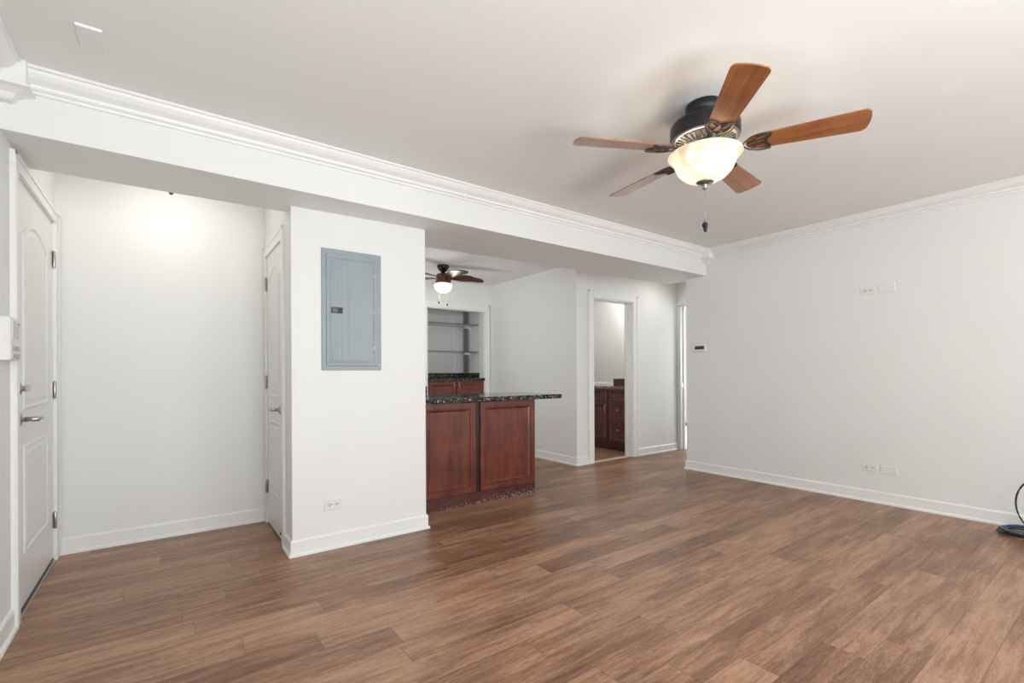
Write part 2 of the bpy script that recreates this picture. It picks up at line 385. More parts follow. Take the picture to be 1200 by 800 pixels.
# right wall and its return into the hall
wr = MB(); wr.box((XR, -3.4, 0), (XR+0.16, 3.235, 2.7)); wr.box((XR+0.16, 3.10, 0), (6.05, 3.235, 2.7))
struct('wall_right', wr, M_WALL)
# rear wall behind the camera with two windows
wk = MB(); z0, z1 = 0.62, 2.1
for a, b in ((-0.7, -0.1), (1.8, 2.6), (4.5, 5.05)): wk.box((a, -3.35, 0), (b, -3.2, 2.7))
for a, b in ((-0.1, 1.8), (2.6, 4.5)): wk.box((a, -3.35, 0), (b, -3.2, z0)); wk.box((a, -3.35, z1), (b, -3.2, 2.7))
struct('wall_rear', wk, M_WALL)
for n, (a, b) in enumerate(((-0.1, 1.8), (2.6, 4.5))):
    w = MB(); f = 0.05
    w.box((a, -3.32, z0), (b, -3.26, z0+f)); w.box((a, -3.32, z1-f), (b, -3.26, z1)); w.box((a, -3.32, z0+f), (a+f, -3.26, z1-f)); w.box((b-f, -3.32, z0+f), (b, -3.26, z1-f))
    w.box(((a+b)/2-0.02, -3.31, z0+f), ((a+b)/2+0.02, -3.27, z1-f)); w.box((a-0.04, -3.26, z0-0.03), (b+0.04, -3.17, z0))
    o = struct('window_%d' % (n+1), w, M_TRIM)
    obj('glass_pane', MB().box((a+f, -3.295, z0+f), (b-f, -3.29, z1-f)), M_GLASS, o)
# kitchen side wall (x = 4.0) + hall wall with bathroom door (y = 4.13)
YH = 4.135; XK = 4.0
wk = MB()
wk.box((XK, YH, 0), (XK+0.12, 6.2, 2.5))
wk.box((XK+0.12, YH, 0), (4.285, YH+0.13, 2.5)); wk.box((4.285, YH, 2.06), (5.03, YH+0.13, 2.5)); wk.box((5.03, YH, 0), (6.03, YH+0.13, 2.5))
struct('wall_hall', wk, M_WALL)
# bathroom shell
wb_ = MB(); wb_.box((5.80, 4.265, 0), (5.92, 6.1, 2.5)); wb_.box((4.12, 6.0, 0), (5.8, 6.1, 2.5))
struct('wall_bathroom', wb_, M_TILEW)
# hall end wall with bedroom door
XH = 6.03
we = MB(); we.box((XH, 4.115, 0), (XH+0.12, 4.6, 2.5)); we.box((XH, 3.30, 2.10), (XH+0.12, 4.115, 2.5)); we.box((XH, 2.9, 0), (XH+0.12, 3.30, 2.5))
struct('wall_hall_end', we, M_WALL)
wd = MB(); wd.box((9.1, 2.9, 0), (9.2, 7.5, 2.5)); wd.box((6.15, 7.4, 0), (9.1, 7.5, 2.5)); wd.box((6.15, 2.9, 0), (9.1, 3.0, 2.5)); wd.box((6.03, 4.6, 0), (6.15, 7.5, 2.5))
struct('wall_bedroom', wd, M_WALL)
# kitchen back wall with the bar niche, and the far kitchen side
YB = 6.02; NX0, NX1, NZ = 2.95, 3.905, 2.055
wn_ = MB(); wn_.box((1.0, YB, 0), (NX0, YB+0.12, 2.5)); wn_.box((NX1, YB, 0), (4.0, YB+0.12, 2.5)); wn_.box((NX0, YB, NZ), (NX1, YB+0.12, 2.5))
struct('wall_kitchen_back', wn_, M_WALL)
ni = MB(); ni.box((2.80, YB+0.12, 0), (2.90, 6.85, 2.3)); ni.box((3.925, YB+0.12, 0), (4.0, 6.85, 2.3)); ni.box((2.9, 6.72, 0), (3.925, 6.85, 2.3)); ni.box((2.8, YB+0.12, 2.2), (4.0, 6.85, 2.3))
struct('wall_niche', ni, M_WALL)
struct('wall_kitchen_left', MB().box((0.9, 4.9, 0), (1.0, 6.14, 2.5)).box((1.0, 4.82, 0), (1.63, 4.9, 2.5)), M_WALL)

# ------------------------------------------------------------------ mouldings
# base: profile (out from wall, up)
BASE = [(0,0),(0.022,0),(0.022,0.012),(0.018,0.019),(0.012,0.021),(0.012,0.090),(0.006,0.100),(0,0.100)]
def base(name, p0, p1, out, m0=0, m1=0):
    """p0->p1 along the wall; out = outward unit vector; m0/m1 = 1 adds the outward mitre for a convex corner"""
    p0 = Vector((*p0, 0)); p1 = Vector((*p1, 0)); d = (p1 - p0).normalized(); O = Vector((*out, 0)); Z = Vector((0,0,1))
    r0 = [p0 + O*a + Z*b - d*a*m0 for a, b in BASE]; r1 = [p1 + O*a + Z*b + d*a*m1 for a, b in BASE]
    return struct(name, MB().loft([r0, r1]), M_TRIM)
base('baseboard_entry_back', (XL, 4.045), (XC, 4.045), (0,-1), -1, -1)
base('baseboard_left', (XL, -3.2), (XL, 2.96), (1,0))
base('baseboard_closet_side', (XC, 3.13), (XC, 3.325), (-1,0), 1, 0)
base('baseboard_closet_front', (XC, 3.13), (1.52, 3.13), (0,-1), 1, 1)
base('baseboard_closet_right', (1.52, 3.13), (1.52, 3.40), (1,0), 1, 0)
base('baseboard_right', (XR, -3.2), (XR, 3.235), (-1,0), 0, 1)
base('baseboard_right_return', (XR, 3.235), (5.9, 3.235), (0,1), 1, 0)
base('baseboard_kitchen_side', (XK, YH), (XK, YB), (-1,0), 1, 0)
base('baseboard_hall_near', (XK, YH), (4.19, YH), (0,-1), 1, 0)
base('baseboard_hall', (5.125, YH), (XH, YH), (0,-1), 0, -1)
base('baseboard_bedroom', (9.1, 3.0), (9.1, 7.4), (-1,0), -1, -1)

# crown: profile (out, down from ceiling)
CRN = [(0,0),(0.080,0),(0.080,0.012),(0.070,0.014),(0.064,0.026),(0.050,0.042),(0.034,0.052),(0.024,0.058),(0.022,0.066),(0.027,0.070),(0.022,0.076),(0.012,0.078),(0.010,0.090),(0,0.092)]
def crown(name, p0, p1, out):
    O = Vector((*out, 0)); r = []
    for p in (p0, p1):
        P = Vector(p); r.append([P + O*a - Vector((0,0,b)) for a, b in CRN])
    return struct(name, MB().loft(r), M_TRIM)
crown('trim_crown_beam', (XL, beam_y(XL), ceil_z(XL)), (XR, beam_y(XR), ceil_z(XR)), (0,-1))
crown('trim_crown_left', (XL, 2.76, ceil_z(XL)), (XL, -3.2, ceil_z(XL)), (1,0))
crown('trim_crown_right', (XR, 2.96, ceil_z(XR)), (XR, -3.2, ceil_z(XR)), (-1,0))
def corner_block(name, x0, x1, y0, y1, zt, zb):
    c = ((x0+x1)/2, (y0+y1)/2); m = MB()
    rings = []
    tox = x0 if x0 < 1 else x1
    for k, z in ((1, zt), (1, zb), (1.12, zb-0.003), (1.12, zb-0.012), (0.9, zb-0.018), (0.62, zb-0.032), (0.5, zb-0.05), (0.42, zb-0.056)):
        # shrink towards the wall corner
        X0, X1 = (x0, x0 + (x1-x0)*k) if x0 < 1 else (x1 - (x1-x0)*k, x1)
        Y0, Y1 = y1 - (y1-y0)*k, y1
        rings.append([(X0,Y0,z),(X1,Y0,z),(X1,Y1,z),(X0,Y1,z)])
    m.loft(rings); return struct(name, m, M_TRIM)
corner_block('trim_corner_block_left', XL, XL+0.095, beam_y(XL)-0.095, beam_y(XL), ceil_z(XL), ceil_z(XL)-0.095)
corner_block('trim_corner_block_right', XR-0.095, XR, beam_y(XR)-0.095, beam_y(XR), ceil_z(XR), ceil_z(XR)-0.095)

# door casings: three boards with a stepped profile, in local (right, up, out) coordinates
def casing(name, T, x0, x1, zt, w0, w1, wt, th=0.02, jamb=0.0, stop=True, z0=0.0):
    m = MB()
    def stile(a, b, inner_right):
        m.box((a, z0, 0), (b, zt, th*0.8))
        e = (b-0.022, b) if not inner_right else (a, a+0.022)
        m.box((e[0], z0, th*0.8), (e[1], zt + wt, th))
    stile(x0-w0, x0, True); stile(x1, x1+w1, False)
    m.box((x0-w0, zt, 0), (x1+w1, zt+wt, th*0.8)); m.box((x0-w0, zt+wt-0.022, th*0.8), (x1+w1, zt+wt, th))
    if jamb:
        for a, s in ((x0, 1), (x1, -1)):
            m.box((a, z0, -jamb), (a+s*0.012, zt, 0.0))
            if stop: m.box((a+s*0.012, z0, -jamb+0.02), (a+s*0.024, zt, -jamb+0.055))
        m.box((x0, zt-0.012, -jamb), (x1, zt, 0.0))
    m.v = [T @ v for v in m.v]
    return m
struct('trim_casing_bathroom', casing('c', on_y(0, YH, 0), 4.285, 5.03, 2.055, 0.095, 0.095, 0.085, jamb=0.13), M_TRIM, bev=0.002)
struct('trim_casing_entry', casing('c', on_left(XL, 0, 0), 3.035, 3.935, 2.04, 0.075, 0.098, 0.07, th=0.023, jamb=0.012, stop=False), M_TRIM, bev=0.002)
struct('trim_casing_closet', casing('c', on_right(XC, 0, 0), -3.972, -3.40, 2.0, 0.068, 0.074, 0.08, th=0.016, jamb=0.012, stop=False), M_TRIM, bev=0.002)
struct('trim_casing_bedroom', casing('c', on_right(XH, 0, 0), -4.10, -3.31, 2.09, 0.03, 0.08, 0.085, jamb=0.12), M_TRIM, bev=0.002)
struct('trim_casing_niche', casing('c', on_y(0, YB, 0), NX0, NX1, NZ, 0.09, 0.085, 0.09, jamb=0.13, stop=False), M_TRIM, bev=0.002)
struct('trim_threshold_bathroom', MB().box((4.297, YH+0.01, 0), (5.018, YH+0.06, 0.014)), mat('threshold_marble', (0.62,0.55,0.48), 0.3, noise=0.05), bev=0.004)
struct('trim_strike_plate', MB().box((XH+0.03, 4.083, 0.90), (XH+0.06, 4.088, 0.97)), M_NICK)

# ------------------------------------------------------------------ panelled doors
def ring_panel(m, T, outline, h, steps):
    """raised moulding that follows an outline; steps = [(inset, height)]"""
    n = len(outline); cx = sum(p[0] for p in outline)/n; cy = sum(p[1] for p in outline)/n
    def inset(d):
        out = []
        for i in range(n):
            a = Vector(outline[i-1]); b = Vector(outline[i]); c = Vector(outline[(i+1) % n])
            e1 = (b-a).normalized(); e2 = (c-b).normalized()
            n1 = Vector((-e1.y, e1.x)); n2 = Vector((-e2.y, e2.x))
            k = (n1+n2); k = k / max(0.3, (1 + n1.dot(n2)))
            out.append(b + k*d)
        return out
    rings = [[(p.x, p.y, h+hh) for p in inset(d)] for d, hh in steps]
    m.loft(rings, caps=False, T=T)
    m.add(rings[-1], [tuple(range(n))], False, T)
STEPS = [(0,0),(0.004,0.006),(0.010,0.007),(0.016,0.001),(0.030,0.0008),(0.046,0.006)]
def arch_outline(x0, x1, z0, z1, zc, n=14):
    pts = [(x0, z0), (x1, z0), (x1, z1)]
    for i in range(1, n):
        u = i / n; x = x1 + (x0-x1)*u
        e = math.sin(PI*u)
        pts.append((x, z1 + (zc-z1)*(e**0.9)))
    pts.append((x0, z1)); return pts
def panel_door(name, T, x0, x1, zt, px0, px1):
    m = MB(); m.box((x0, 0.012, -0.036), (x1, zt, 0), T)
    ring_panel(m, T, arch_outline(px0, px1, 0.955, 1.80, 1.88), 0, STEPS)
    ring_panel(m, T, [(px0, 0.265), (px1, 0.265), (px1, 0.785), (px0, 0.785)], 0, STEPS)
    return struct(name, m, M_DOOR)
def hinge(par, T, x, z):
    m = MB(); m.lathe([(0.0001,-0.052),(0.006,-0.05),(0.0075,-0.046),(0.0075,0.046),(0.006,0.05),(0.0001,0.052)], (0,0,0), 12, T @ frame((x, z, 0.012), (1,0,0), (0,0,-1), (0,1,0)))
    m.box((x-0.018, z-0.045, 0.0005), (x+0.018, z+0.045, 0.005), T)
    return obj('hinge', m, M_NICK, par)
def lever(par, T, x, z, s, L=0.11, out=0.058):
    rose = MB(); rose.lathe([(0.031,0),(0.031,0.006),(0.026,0.011),(0.012,0.013),(0.011,0.03)], (x, z, 0), 24, T); 
    obj('rosette', rose, M_NICK, par)
    m = MB(); m.lathe([(0.0115,0.012),(0.0115,out+0.006),(0.004,out+0.010)], (x, z, 0), 16, T)
    m.tube([(x, z, out), (x+s*0.03, z, out+0.002), (x+s*L*0.75, z-0.001, out), (x+s*L, z-0.004, out-0.012)], [0.010,0.0095,0.008,0.006], 10, T)
    return obj('lever_handle', m, M_NICK, par)
TE = on_left(-0.547, 0, 0)
d1 = panel_door('door_1', TE, 3.05, 3.922, 2.026, 3.20, 3.76)
d1['label'] = 'white entry door with arched upper panel and nickel lever on the left wall'
lever(d1, TE, 3.125, 0.912, 1, L=0.115, out=0.064)
m = MB(); m.lathe([(0.028,0),(0.027,0.008),(0.012,0.012),(0.011,0.022)], (3.125, 1.055, 0), 24, TE); m.box((3.121-0.002, 1.040, 0.022), (3.129, 1.070, 0.040), TE)
obj('deadbolt', m, M_NICK, d1)
obj('peephole', MB().lathe([(0.007,0),(0.0065,0.004),(0.003,0.004)], (3.46, 1.61, 0), 16, TE), M_NICK, d1)
for z in (1.815, 1.03, 0.247): hinge(d1, TE, 3.929, z)
obj('door_gap_shade', MB().box((3.05, 0.010, 0.0), (3.92, 0.022, 0.006), TE), M_BLACK, d1)  # black strip standing in for the shaded gap under the door
TC = on_right(0.625, 0, 0)
d2 = panel_door('door_2', TC, -3.958, -3.413, 1.986, -3.86, -3.50)
d2['label'] = 'narrow white closet door with arched panel and nickel lever on the closet side'
lever(d2, TC, -3.475, 0.882, -1, L=0.10, out=0.055)
for z in (1.795, 1.06, 0.279): hinge(d2, TC, -3.964, z)
obj('bumper', MB().lathe([(0.009,0),(0.009,0.008),(0.005,0.012)], (-3.45, 0.058, 0), 12, TC), M_BLACK, d2)
# the entry sill
struct('trim_entry_sill', MB().box((XL-0.12, 3.047, 0), (XL+0.012, 3.923, 0.010)), M_ALU, bev=0.003)

# ------------------------------------------------------------------ electrical panel
PX0, PX1, PZ0, PZ1 = 0.800, 1.189, 1.142, 1.920
t = thing('breaker_panel', 'blue-grey metal breaker panel mounted on the white closet wall', 'breaker panel', (0.995, 3.13, 1.142))
TP = on_y(0, 3.13, 0)
def ring_rect(T, a0, a1, b0, b1, steps):
    m = MB(); rings = []
    for d, h in steps: rings.append([(a0+d, b0+d, h), (a1-d, b0+d, h), (a1-d, b1-d, h), (a0+d, b1-d, h)])
    m.loft(rings, True, True, False, T); return m
obj('cover_plate', ring_rect(TP, PX0, PX1, PZ0, PZ1, [(0,0),(0,0.006),(0.003,0.009),(0.026,0.009),(0.030,0.017),(0.034,0.017)]), M_PANEL, t)
DX0, DX1, DZ0, DZ1 = PX0+0.048, PX1-0.048, PZ0+0.048, PZ1-0.055
dr = obj('panel_door', ring_rect(TP, DX0, DX1, DZ0, DZ1, [(0,0.0165),(0.001,0.021),(0.006,0.022),(0.007,0.0195),(0.010,0.0195),(0.014,0.0215)]), M_PANEL, t)
rb = MB()
for x, z0_, z1_ in ((0.872,1.62,1.845),(0.896,1.62,1.845),(0.920,1.62,1.845),(0.962,1.22,1.845),(0.876,1.20,1.455),(0.893,1.20,1.455),(0.920,1.20,1.455)):
    rb.box((x, z0_, 0.021), (x+0.004, z1_, 0.0235), TP)
rb.box((0.865, 1.462, 0.021), (0.925, 1.466, 0.0235), TP); rb.box((0.865, 1.588, 0.021), (0.925, 1.592, 0.0235), TP)
obj('raised_ribs', rb, M_PANEL, dr, bev=0.001)
lt = MB(); lt.box((0.856, 1.507, 0.021), (0.927, 1.545, 0.027), TP)
lo = obj('latch', lt, M_BLACK, t, bev=0.001)
obj('latch_tab', MB().box((0.862, 1.513, 0.027), (0.893, 1.539, 0.030), TP), M_TAB, lo)
for x in (PX0+0.017, PX1-0.017):
    for z in (PZ0+0.035, (PZ0+PZ1)/2, PZ1-0.035):
        obj('screw', MB().lathe([(0.006,0.008),(0.006,0.011),(0.003,0.013)], (x, z, 0), 12, TP), M_ALU, t)
for z in (1.29, 1.53, 1.77):
    obj('hinge', MB().box((DX1-0.009, z-0.009, 0.019), (DX1-0.003, z+0.009, 0.0245), TP), M_ALU, t, bev=0.001)

# ------------------------------------------------------------------ wall plates
def outlet(T, label, w=0.116, h=0.072, group=None):
    """horizontal duplex receptacle"""
    loc = T @ Vector((0, 0, 0)); t = thing('power_outlet', label, 'outlet', loc, group)
    obj('cover_plate', ring_rect(T, -w/2, w/2, -h/2, h/2, [(0,0),(0,0.003),(0.003,0.0055),(0.006,0.006)]), M_PLAST, t)
    for s in (-1, 1):
        m = MB(); pts = []
        for k in range(24):
            a = 2*PI*k/24; x = 0.0165*math.cos(a); y = max(-0.0145, min(0.0145, 0.0175*math.sin(a))); pts.append((s*0.0215+x, y))
        m.loft([[(p[0], p[1], 0.004) for p in pts], [(p[0], p[1], 0.0085) for p in pts]], T=T)
        r = obj('receptacle', m, M_PLAST, t)
        sl = MB()
        for q in (-0.0062, 0.0062): sl.box((s*0.0215-0.0085, q-0.0019, 0.0083), (s*0.0215+0.0015, q+0.0019, 0.0089), T)
        sl.lathe([(0.0034,0.0083),(0.0034,0.0089)], (s*0.0215+0.0085, 0, 0), 10, T)
        obj('slots', sl, M_BLACK, r)
    obj('screw', MB().lathe([(0.003,0.0055),(0.0025,0.007)], (0, 0, 0), 10, T), M_ALU, t)
    return t
def blank(T, label, w=0.116, h=0.072, name='blank_plate'):
    loc = T @ Vector((0,0,0)); t = thing(name, label, 'wall plate', loc)
    obj('cover_plate', ring_rect(T, -w/2, w/2, -h/2, h/2, [(0,0),(0,0.003),(0.003,0.0055),(0.006,0.006)]), M_WALL, t)
    for s in (-1, 1): obj('screw', MB().lathe([(0.003,0.0055),(0.0025,0.007)], (s*w*0.36, 0, 0), 10, T), M_PLAST, t)
    return t
outlet(on_y(0.868, 3.13, 0.283), 'white double power outlet low on the closet wall below the breaker panel')
outlet(on_right(XR, 1.470, 1.816), 'white double power outlet high on the right wall')
blank(on_right(XR, 1.340, 1.822), 'painted blank plate high on the right wall beside the upper outlet')
outlet(on_right(XR, 1.461, 0.298), 'white double power outlet low on the right wall above the baseboard')
blank(on_right(XR, 1.330, 0.288), 'painted blank plate low on the right wall beside the lower outlet')
# ceiling plate
zc = ceil_z(-0.22)
TCe = frame((-0.222, 2.392, zc), (1,0,0.0155), (0,-1,0), (0,0,-1))
t = thing('ceiling_blank_plate', 'white square blank plate on the ceiling near the left corner', 'ceiling plate', (-0.222, 2.392, zc))
obj('cover_plate', ring_rect(TCe, -0.038, 0.038, -0.072, 0.072, [(0,-0.001),(0,0.006),(0.002,0.009),(0.004,0.009)]), M_CEIL, t)
# thermostat
TT = on_right(XR, 3.058, 1.395)
t = thing('thermostat', 'small white thermostat with black display near the end of the right wall', 'thermostat', (XR, 3.058, 1.395))
obj('housing', ring_rect(TT, -0.078, 0.078, -0.042, 0.042, [(0,0),(0,0.018),(0.004,0.024),(0.008,0.025)]), M_PLAST, t)
obj('display', MB().box((-0.052, -0.017, 0.0245), (0.062, 0.022, 0.027), TT), M_BLACK, t)
# intercom
TI = on_left(XL, 2.868, 1.27)
t = thing('intercom', 'white wall intercom with speaker grille and buttons beside the entry door', 'intercom', (XL, 2.868, 1.27))
obj('housing', ring_rect(TI, -0.078, 0.078, -0.090, 0.090, [(0,0),(0,0.028),(0.004,0.034),(0.008,0.035)]), M_PLAST, t, bev=0.002)
g_ = MB(); g_.box((-0.058, 0.0, 0.034), (0.062, 0.078, 0.0365), TI)
gr = obj('speaker_grille', g_, M_PLAST, t)
s_ = MB()
for i in range(9): s_.box((-0.050, 0.006+i*0.0078, 0.0363), (0.050, 0.009+i*0.0078, 0.0368), TI)
obj('grille_slots', s_, M_GREYP, gr)
for r_ in range(2):
    for c_ in range(3):
        x = -0.05 + c_*0.036; z = -0.030 - r_*0.032
        obj('button', MB().box((x, z-0.020, 0.0345), (x+0.030, z, 0.0385), TI), M_GREYP, t, bev=0.001)
obj('status_light', MB().lathe([(0.004,0.0365),(0.003,0.039)], (0.045, 0.066, 0), 10, TI), M_BLACK, t)

# ------------------------------------------------------------------ panelled cabinet fronts
def cab_front(name, T, x0, x1, z0, z1, m, par, fr=0.058, th=0.018):
    mb = MB(); rings = []
    for d, h in ((0,0),(0,th-0.002),(0.003,th),(fr-0.014,th),(fr-0.010,th+0.005),(fr-0.003,th+0.005),(fr+0.002,th-0.004),(fr+0.016,th-0.013),(fr+0.020,th-0.013)):
        rings.append([(x0+d, z0+d, h), (x1-d, z0+d, h), (x1-d, z1-d, h), (x0+d, z1-d, h)])
    mb.loft(rings, True, True, False, T)
    return obj(name, mb, m, par)
def bow_handle(par, T, x, z, L=0.10, vertical=True, h0=0.018):
    m = MB(); pts = []
    for i in range(11):
        u = -1 + 2*i/10; o = h0 + 0.028*(1-u*u)
        pts.append((x, z+u*L/2, o) if vertical else (x+u*L/2, z, o))
    m.tube(pts, [0.006]+[0.0045]*9+[0.006], 8, T)
    return obj('handle', m, M_NICK, par)

# kitchen island
t = thing('kitchen_island', 'cherry wood island base with two framed panels and a scuffed plinth', 'kitchen island', (1.635, 3.46, 0))
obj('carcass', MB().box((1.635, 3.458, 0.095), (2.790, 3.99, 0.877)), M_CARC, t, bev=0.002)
TIs = on_y(0, 3.458, 0)
cab_front('side_panel', TIs, 1.640, 2.137, 0.108, 0.874, M_CHERRY, t)
cab_front('side_panel', TIs, 2.188, 2.788, 0.108, 0.874, M_CHERRY, t)
obj('plinth', MB().box((1.635, 3.446, 0), (2.791, 3.97, 0.104)), M_PLINTH, t, bev=0.002)
top = obj('island_worktop', MB().box((1.640, 3.395, 0.877), (3.088, 4.06, 0.917)), M_GRAN, None, bev=0.004, loc=(1.64, 3.40, 0.877))
tag(top, 'black speckled granite slab on the cherry island, overhanging to the right', 'worktop')
sp = obj('granite_upstand', MB().box((1.632, 3.42, 0.9172), (1.675, 4.05, 1.018)), M_GRAN, None, bev=0.002, loc=(1.64, 3.42, 0.9172))
tag(sp, 'dark granite upstand on the island worktop beside the white wall edge', 'upstand')

# niche bar: cabinet, worktop, upstand, shelves
t = thing('bar_cabinet', 'cherry wood base cabinet with nickel handles in the wall niche', 'cabinet', (3.40, 6.2, 0))
obj('carcass', MB().box((2.965, 6.03, 0.08), (3.89, 6.60, 1.012)), M_CHERRYX, t, bev=0.002)
obj('plinth', MB().box((2.97, 6.08, 0.0), (3.885, 6.6, 0.08)), M_DKCHERRY, t)
TN = on_y(0, 6.03, 0)
a = cab_front('door', TN, 2.972, 3.405, 0.12, 1.000, M_CHERRYX, t, fr=0.05); bow_handle(a, TN, 3.367, 0.935, 0.12)
b = cab_front('door', TN, 3.42, 3.86, 0.12, 1.000, M_CHERRYX, t, fr=0.05); bow_handle(b, TN, 3.448, 0.935, 0.12)
wt = obj('bar_worktop', MB().box((2.952, 6.0, 1.0125), (3.900, 6.715, 1.050)), M_GRAN, None, bev=0.003, loc=(3.4, 6.0, 1.0125))
tag(wt, 'black granite top of the bar cabinet inside the wall niche', 'worktop')
us = obj('bar_upstand', MB().box((2.97, 6.695, 1.0502), (3.902, 6.717, 1.13)), M_GRAN, None, bev=0.002, loc=(3.4, 6.70, 1.0502))
tag(us, 'black granite upstand along the back of the wall niche', 'upstand')
us = obj('bar_upstand', MB().box((3.903, 6.15, 1.0502), (3.9245, 6.717, 1.13)), M_GRAN, None, bev=0.002, loc=(3.91, 6.4, 1.0502))
tag(us, 'black granite upstand along the right side of the wall niche', 'upstand')
for z, lab in ((1.862, 'upper glass shelf spanning the wall niche'), (1.447, 'lower glass shelf spanning the wall niche')):
    s = thing('glass_shelf', lab + ' on white brackets', 'shelf', (3.4, 6.45, z), 'glass shelves in the niche')
    obj('glass_pane', MB().box((2.91, 6.20, z-0.004), (3.905, 6.56, z+0.004)), M_GLASS, s)
    e = MB(); e.box((2.91, 6.194, z-0.005), (3.905, 6.2, z+0.005)); e.box((2.91, 6.56, z-0.005), (3.905, 6.566, z+0.005))
    obj('edge_strip', e, M_EDGE, s)
    for xx in (3.884,):
        br = MB(); br.box((xx, 6.25, z-0.020), (xx+0.018, 6.54, z-0.005)); br.box((3.905, 6.44, z-0.07), (3.925, 6.50, z-0.004)); br.box((3.80, 6.42, z-0.030), (3.905, 6.52, z-0.0055))
        obj('bracket', br, M_PLAST, s, bev=0.002)
# boards on the niche's right side and a moulding frame on its back wall
struct('trim_niche_board', MB().box((3.9055, 6.505, 1.1305), (3.925, 6.645, 2.2)), M_GREYBOARD)
fr_ = MB(); fr_.box((2.95, 6.71, 2.03), (3.85, 6.72, 2.05)); fr_.box((3.74, 6.71, 1.1305), (3.80, 6.72, 2.03)); fr_.box((3.83, 6.708, 1.1305), (3.845, 6.72, 2.06))
struct('trim_niche_frame', fr_, M_TRIM)

# bathroom vanity along the right-hand wall of the bathroom
VX = 5.20
t = thing('bathroom_vanity', 'dark cherry bathroom vanity seen through the open doorway', 'vanity', (5.5, 4.8, 0.008))
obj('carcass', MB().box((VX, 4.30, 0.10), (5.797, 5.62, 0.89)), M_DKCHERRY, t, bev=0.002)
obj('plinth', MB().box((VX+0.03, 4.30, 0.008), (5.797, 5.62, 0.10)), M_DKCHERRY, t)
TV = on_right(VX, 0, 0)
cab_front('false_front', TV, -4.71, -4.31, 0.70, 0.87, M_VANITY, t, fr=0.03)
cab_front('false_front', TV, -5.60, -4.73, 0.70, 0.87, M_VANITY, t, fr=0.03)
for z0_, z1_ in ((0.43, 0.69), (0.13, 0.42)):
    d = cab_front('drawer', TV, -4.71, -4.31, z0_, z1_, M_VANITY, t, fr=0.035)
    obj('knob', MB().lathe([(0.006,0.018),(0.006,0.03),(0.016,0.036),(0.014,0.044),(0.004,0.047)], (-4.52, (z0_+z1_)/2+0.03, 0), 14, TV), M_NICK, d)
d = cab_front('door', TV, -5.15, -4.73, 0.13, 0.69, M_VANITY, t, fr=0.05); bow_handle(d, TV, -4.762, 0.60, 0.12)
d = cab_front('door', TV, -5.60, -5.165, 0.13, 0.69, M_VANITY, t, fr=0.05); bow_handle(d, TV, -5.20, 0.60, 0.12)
vt = obj('stone_worktop', MB().box((VX-0.025, 4.28, 0.8902), (5.799, 5.64, 0.925)), M_GRANB, None, bev=0.003, loc=(5.5, 4.8, 0.8902))
tag(vt, 'brown speckled granite top on the bathroom vanity', 'worktop')
bs = obj('vanity_upstand', MB().box((5.775, 4.28, 0.9252), (5.799, 5.64, 0.97)), M_TRIM, None, bev=0.002, loc=(5.78, 4.8, 0.9252))
tag(bs, 'pale upstand strip on the wall behind the bathroom vanity', 'upstand')
t = thing('wooden_box', 'dark maroon box standing on the bathroom vanity top', 'box', (5.50, 4.52, 0.9252))
obj('body', MB().box((5.33, 4.33, 0.9252), (5.60, 4.74, 1.025)), M_DKCHERRY, t, bev=0.003)
obj('lid', MB().box((5.325, 4.325, 1.0252), (5.605, 4.745, 1.035)), M_GRANB, t, bev=0.002)
# black power strip at the far bedroom wall
t = thing('power_strip', 'small dark power strip on the pale floor of the far bright room', 'power strip', (8.9, 5.93, 0.004))
obj('body', MB().box((8.86, 5.86, 0.004), (8.93, 6.08, 0.05)), M_BLACK, t, bev=0.004)
obj('plug', MB().box((8.875, 5.90, 0.05), (8.915, 5.93, 0.09)), M_GREYP, t, bev=0.003)
obj('cord', MB().tube([(8.9, 6.08, 0.03), (8.95, 6.15, 0.10), (9.05, 6.18, 0.2), (9.09, 6.18, 0.25)], 0.006), M_BLACK, t)

# ------------------------------------------------------------------ main ceiling fan
FX, FY = 2.154, 1.318; FZ = ceil_z(FX)
fan = thing('ceiling_fan', 'five-blade ceiling fan with cherry blades and glass bowl light in the living room', 'ceiling fan', (FX, FY, FZ))
C0 = (FX, FY, 0)
obj('canopy', MB().lathe([(0.075,FZ+0.002),(0.088,FZ-0.004),(0.090,2.400),(0.084,2.392),(0.084,2.362),(0.10,2.352),(0.10,2.34)], C0, 48), M_BRONZE, fan)
obj('motor_housing', MB().lathe([(0.09,2.352),(0.13,2.350),(0.155,2.340),(0.163,2.326),(0.163,2.276),(0.160,2.266),(0.155,2.262),(0.10,2.262)], C0, 64), M_BRONZE, fan)
vr = MB(); vr.lathe([(0.158,2.268),(0.158,2.260),(0.150,2.255),(0.143,2.257),(0.085,2.238),(0.075,2.236),(0.06,2.25)], C0, 64)
vo = obj('vent_ring', vr, M_PEWT, fan)
fins = MB()
for k in range(36):
    a = 2*PI*k/36; T = Matrix.Translation((FX, FY, 0)) @ Matrix.Rotation(a, 4, 'Z')
    fins.loft([[(0.090,-0.0042,2.2365),(0.090,0.0042,2.2365),(0.090,0.0042,2.2405),(0.090,-0.0042,2.2405)],
               [(0.138,-0.0055,2.2525),(0.138,0.0055,2.2525),(0.138,0.0055,2.2565),(0.138,-0.0055,2.2565)]], T=T)
obj('vent_slots', fins, M_BLACK, vo)
obj('hub', MB().lathe([(0.075,2.243),(0.078,2.222),(0.070,2.205),(0.055,2.198),(0.055,2.19)], C0, 40), M_BRONZE, fan)
obj('light_fitter', MB().lathe([(0.055,2.200),(0.060,2.196),(0.060,2.186),(0.100,2.182),(0.102,2.176),(0.05,2.172)], C0, 40), M_PEWT, fan)
